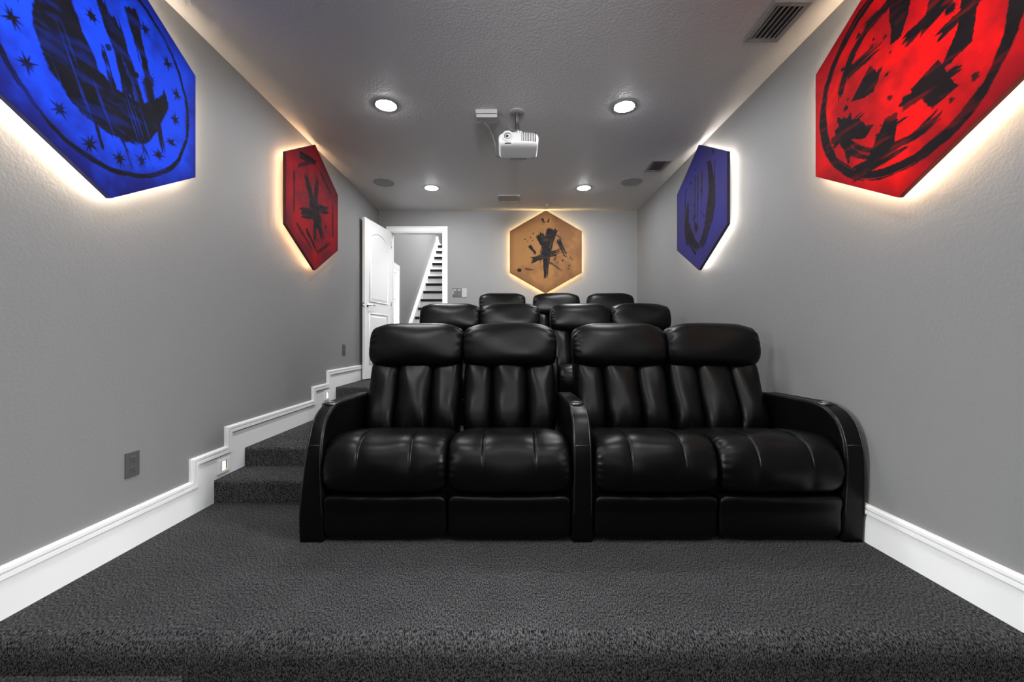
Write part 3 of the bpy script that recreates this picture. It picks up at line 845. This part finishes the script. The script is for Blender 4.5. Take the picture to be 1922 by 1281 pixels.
# ------------------------------------------------------------------ ceiling fittings
def downlight():
    t = thing('downlight', '', 'ceiling light')
    lathe('trim_ring', M['vent'], t, [(0.080, 0.0), (0.081, -0.005), (0.087, -0.0055), (0.096, -0.004), (0.100, 0.0)], 40)
    lathe('lens', M['lamp'], t, [(0, -0.0125), (0.03, -0.012), (0.055, -0.0105), (0.072, -0.0075), (0.079, -0.003), (0.079, 0.0)], 40)
    return t
dl = downlight()
spots = [(-1.017, 3.40, 'lit round ceiling downlight between the red panel and the projector'), (0.938, 3.42, 'lit round ceiling downlight between the projector and the violet blue panel'),
         (-0.998, 5.26, 'small lit ceiling downlight near the doorway, beside a round speaker'), (0.930, 5.26, 'small lit ceiling downlight near the gold panel, beside a round speaker'),
         (-1.0, 1.50, 'unseen added ceiling downlight above the lowest tier, by the large blue panel'), (0.94, 1.50, 'unseen added ceiling downlight above the lowest tier, by the bright red panel')]  # extra pair above the view, added to light the near walls
for i, (x, y, lb) in enumerate(spots):
    if i == 0: dl.location = (x, y, CZ); dl['label'] = lb; dl['group'] = 'recessed ceiling downlights'
    else: dup(dl, (x, y, CZ), lb, 'recessed ceiling downlights')

def speaker():
    t = thing('ceiling_speaker', '', 'speaker')
    lathe('rim', M['vent'], t, [(0.112, 0.0), (0.113, -0.007), (0.122, -0.007), (0.126, 0.0)], 40)
    lathe('grille', M['speaker'], t, [(0, -0.006), (0.06, -0.0055), (0.112, -0.004)], 40)
    return t
sp = speaker(); sp.location = (-1.545, 5.08, CZ); sp['label'] = 'round grey ceiling speaker nearer the open door'; sp['group'] = 'ceiling speakers'
dup(sp, (1.470, 5.05, CZ), 'round grey ceiling speaker beyond the far air vent', 'ceiling speakers')

def vent(label, x0, x1, y0, y1):
    t = thing('air_vent', label, 'vent', ((x0 + x1) / 2, (y0 + y1) / 2, CZ), 0, 'ceiling air vents')
    hx, hy = (x1 - x0) / 2, (y1 - y0) / 2; fw = 0.032
    bm = bmesh.new()
    for b in ((-hx, hx, -hy, -hy + fw), (-hx, hx, hy - fw, hy), (-hx, -hx + fw, -hy + fw, hy - fw), (hx - fw, hx, -hy + fw, hy - fw)):
        add_box(bm, *b, -0.012, 0, 0.003)
    bmobj('vent_frame', bm, M['vent'], t)
    box('backing', M['ventback'], t, -hx + fw, hx - fw, -hy + fw, hy - fw, -0.002, 0)
    n = 5
    bm = bmesh.new(); add_box(bm, -0.0115, 0.0115, -hy + fw, hy - fw, -0.0010, 0.0010)
    bmesh.ops.rotate(bm, cent=(0, 0, 0), matrix=Matrix.Rotation(R(-34), 3, 'Y'), verts=bm.verts[:])
    s0 = bmobj('slat', bm, M['vent'], t)
    for k in range(n):
        o = s0 if k == 0 else s0.copy()
        if k: COL.objects.link(o); o.parent = t
        o.location = (-hx + fw + (k + 0.5) * (2 * hx - 2 * fw) / n, 0, -0.0085)
    for sy in (-1, 1):
        lathe('screw', M['chrome'], t, [(0, -0.014), (0.004, -0.0135), (0.005, -0.011)], 10, Matrix.Translation((0, sy * (hy - fw / 2), 0)))
    return t
vent('grey slatted air vent in the ceiling beside the large red panel', 1.495, 1.712, 2.345, 2.668)
vent('small grey slatted air vent in the ceiling beside the violet blue panel', 1.515, 1.722, 4.43, 4.735)

t = thing('access_panel', 'small grey rectangular ceiling hatch in front of the back wall', 'hatch', (-0.02, 5.64, CZ))
boxes('hatch_frame', M['boxgrey'], t, [(-0.15, 0.15, -0.13, -0.115, -0.012, 0), (-0.15, 0.15, 0.115, 0.13, -0.012, 0), (-0.15, -0.135, -0.115, 0.115, -0.012, 0), (0.122, 0.15, -0.115, 0.115, -0.018, 0)])
box('hatch_lid', M['vent'], t, -0.135, 0.122, -0.115, 0.115, -0.006, 0, 0.002)
lathe('screw', M['steel'], t, [(0, -0.022), (0.004, -0.021), (0.005, -0.017)], 10, Matrix.Translation((0.137, -0.04, 0)))

t = thing('smoke_sensor', 'tiny pale sensor dot on the ceiling above the gold panel', 'sensor', (0.52, 5.93, CZ))
lathe('dome', M['white'], t, [(0, -0.012), (0.008, -0.010), (0.012, 0)], 16)

# projector: hangs from a pole mount, its lens end towards the camera
PX, PY, PZc = 0.066, 3.42, CAM_Z + 1.585
pr = thing('projector', 'white projector hanging from a dark ceiling bracket, lens facing the screen', 'projector', (PX, PY, PZc)); pr.rotation_euler = (R(-7), 0, 0)
v, f = pillow_verts(16, 5, 7)
x, y, z = v[:, 0], v[:, 1], v[:, 2]
X = x * 0.162 * (1 - 0.05 * sstep(0.2, -1, z)); Y = y * 0.118 - 0.012 * (1 - x ** 2) * (y < 0); Z = z * 0.056 + 0.004 * (1 - x ** 2) * (z > 0) 
Z = Z - 0.016 * sstep(-1, 1, y) * (z < 0) * 0.3
link('body', mesh_np('body', np.stack([X, Y, Z], 1), f, M['projector']), pr)
mt = Matrix.Translation((-0.088, -0.118, 0.012)) @ Matrix.Rotation(R(90), 4, 'X')
ln = lathe('lens_ring', M['projector'], pr, [(0.046, -0.02), (0.046, 0.006), (0.043, 0.014), (0.036, 0.017), (0.030, 0.014), (0.028, 0.004)], 36, mt)
lathe('lens_barrel', M['projgrey'], ln, [(0.029, 0.006), (0.027, 0.011), (0.021, 0.009), (0.020, 0.003)], 32, mt)
lathe('lens_glass', M['glass'], ln, [(0, 0.010), (0.010, 0.0085), (0.021, 0.004)], 28, mt)
box('zoom_tab', M['projgrey'], pr, -0.11, -0.06, -0.128, -0.115, -0.048, -0.042, 0.002)
bm = bmesh.new()
for i in range(9):
    for j in range(9):
        cx = 0.025 + i * 0.0135; cz = 0.040 - j * 0.0085
        add_box(bm, cx - 0.0028, cx + 0.0028, -0.1335 + 0.00012 * (i * i) , -0.1215 + 0.00012 * (i * i), cz - 0.0024, cz + 0.0024)
vh = bmobj('vent_holes', bm, M['dark'], pr); vh['kind'] = 'stuff'
box('lamp_slot', M['dark'], pr, -0.07, 0.07, 0.074, 0.080, -0.0622, -0.0540, 0.001)

mo = thing('projector_mount', 'dark steel ceiling bracket with a pole holding the projector', 'bracket', (0.055, 3.50, CZ))
lathe('ceiling_plate', M['vent'], mo, [(0, -0.012), (0.055, -0.012), (0.062, -0.006), (0.062, 0)], 28)
lathe('pole', M['polegrey'], mo, [(0.018, -0.010), (0.018, -0.17), (0, -0.17)], 18)
lathe('swivel', M['chrome'], mo, [(0, 0.030), (0.018, 0.026), (0.030, 0.008), (0.030, -0.012), (0.018, -0.026), (0, -0.028)], 24, Matrix.Translation((0.012, -0.01, -0.175)))
for k in range(3):
    a = R(90 + 120 * k)
    tube('mount_arm', M['vent'], mo, catmull([(0, 0, -0.19), (0.04 * math.cos(a), 0.04 * math.sin(a), -0.21), (0.085 * math.cos(a), 0.06 * math.sin(a), -0.235), (0.09 * math.cos(a), 0.06 * math.sin(a) - 0.04, -0.262)], 4), 0.006)
lathe('lock_knob', M['chrome'], mo, [(0, 0), (0.008, 0), (0.008, 0.014), (0, 0.016)], 14, Matrix.Translation((0.01, -0.028, -0.20)) @ Matrix.Rotation(R(90), 4, 'X'))

ob = thing('signal_box', 'pale grey two-part signal box on the ceiling beside the projector mount', 'box', (-0.20, 3.50, CZ))
box('upper_block', M['boxgrey'], ob, -0.090, 0.090, -0.045, 0.045, -0.034, 0, 0.003)
box('lower_block', M['boxgrey'], ob, -0.084, 0.090, -0.040, 0.055, -0.066, -0.038, 0.003)
box('joint', M['dark'], ob, -0.08, 0.085, -0.036, 0.04, -0.039, -0.033)

c1 = props(tube('cable', M['cable'], None, catmull([(-0.21, 3.53, CZ - 0.065), (-0.22, 3.52, CZ - 0.085), (-0.19, 3.50, CZ - 0.12), (-0.155, 3.47, CZ - 0.20), (-0.128, 3.46, CZ - 0.29), (-0.118, 3.52, CZ - 0.36), (-0.06, 3.565, CZ - 0.355), (0.0, 3.56, CZ - 0.34)], 8), 0.0045),
           'grey cable hanging from the signal box down to the projector', 'cable')
c2 = props(tube('cable', M['cable'], None, catmull([(-0.112, 3.50, CZ - 0.02), (-0.07, 3.49, CZ - 0.03), (-0.03, 3.48, CZ - 0.075), (-0.015, 3.475, CZ - 0.13), (0.0, 3.48, CZ - 0.155), (0.025, 3.485, CZ - 0.165)], 8), 0.0055),
           'grey cable from the signal box across to the projector bracket', 'cable')
lp = [(-0.29, 3.50, CZ - 0.03)] + [(-0.275 + 0.035 * math.cos(R(a)), 3.50 + 0.004 * a / 90, CZ - 0.055 + 0.032 * math.sin(R(a))) for a in range(120, 400, 20)]
props(tube('cable', M['cable'], None, catmull(lp, 3), 0.004), 'looped grey cable end beside the signal box', 'cable')

# ------------------------------------------------------------------ wall plates and step lights
def outlet(label, y, z):
    t = thing('outlet', label, 'outlet', (WL, y, z), 0, 'dark grey wall outlets')
    box('cover_plate', M['greyplate'], t, 0, 0.007, -0.040, 0.040, -0.064, 0.064, 0.0025)
    for s in (-1, 1):
        r = box('receptacle', M['greyplate'], t, 0.005, 0.0095, -0.017, 0.017, s * 0.026 - 0.015, s * 0.026 + 0.015, 0.003)
        boxes('slots', M['dark'], r, [(0.0090, 0.0099, -0.008, -0.006, s * 0.026 - 0.003, s * 0.026 + 0.007), (0.0090, 0.0099, 0.006, 0.008, s * 0.026 - 0.003, s * 0.026 + 0.006), (0.0090, 0.0099, -0.002, 0.002, s * 0.026 - 0.010, s * 0.026 - 0.006)])
    return t
outlet('dark grey wall outlet low on the wall near the bottom carpeted steps', 2.139, 0.428)
outlet('dark grey wall outlet seen just before the open door', 4.86, 0.948)

def step_light(label, y, z):
    t = thing('step_light', label, 'step light', (WL + 0.014, y, z), 0, 'lit step lights in the baseboard')
    boxes('faceplate', M['white'], t, [(0, 0.008, -0.060, 0.060, 0.030, 0.046), (0, 0.008, -0.060, 0.060, -0.046, -0.030), (0, 0.008, -0.060, -0.032, -0.030, 0.030), (0, 0.008, 0.032, 0.060, -0.030, 0.030)])
    box('diffuser', M['boxgrey'], t, 0, 0.003, -0.032, 0.032, -0.030, 0.030)
    box('lamp', M['steplamp'], t, 0.003, 0.0055, -0.014, 0.014, -0.028, 0.028, 0.001)
    return t
step_light('small lit step light in the white baseboard above the first carpeted step', 2.802, 0.221)
step_light('small lit step light in the white baseboard by the upper step', 4.385, 0.480)

sw = thing('switch_panel', 'dark grey wall control plate with two white switches beside the door casing', 'switch', (-0.79, YB, 1.765))
box('cover_plate', M['greyplate'], sw, -0.068, 0.064, -0.008, 0, -0.066, 0.066, 0.003)
for sx in (-0.032, 0.030):
    k = box('rocker', M['greyplate'], sw, sx - 0.026, sx + 0.026, -0.012, -0.006, -0.042, 0.046, 0.003)
    box('rocker_tip', M['white'], k, sx - 0.020, sx + 0.020, -0.0135, -0.011, 0.034, 0.042, 0.001)
box('pilot_light', M['white'], sw, -0.062, -0.054, -0.011, -0.007, -0.02, 0.03, 0.001)
sw2 = thing('blank_plate', 'pale blank wall plate right beside the dark grey switch plate', 'switch', (-0.684, YB, 1.765))
box('cover_plate', M['boxgrey'], sw2, -0.040, 0.038, -0.010, 0, -0.062, 0.066, 0.003)
box('cover_lip', M['white'], sw2, -0.036, 0.036, -0.013, -0.008, -0.062, -0.056, 0.001)
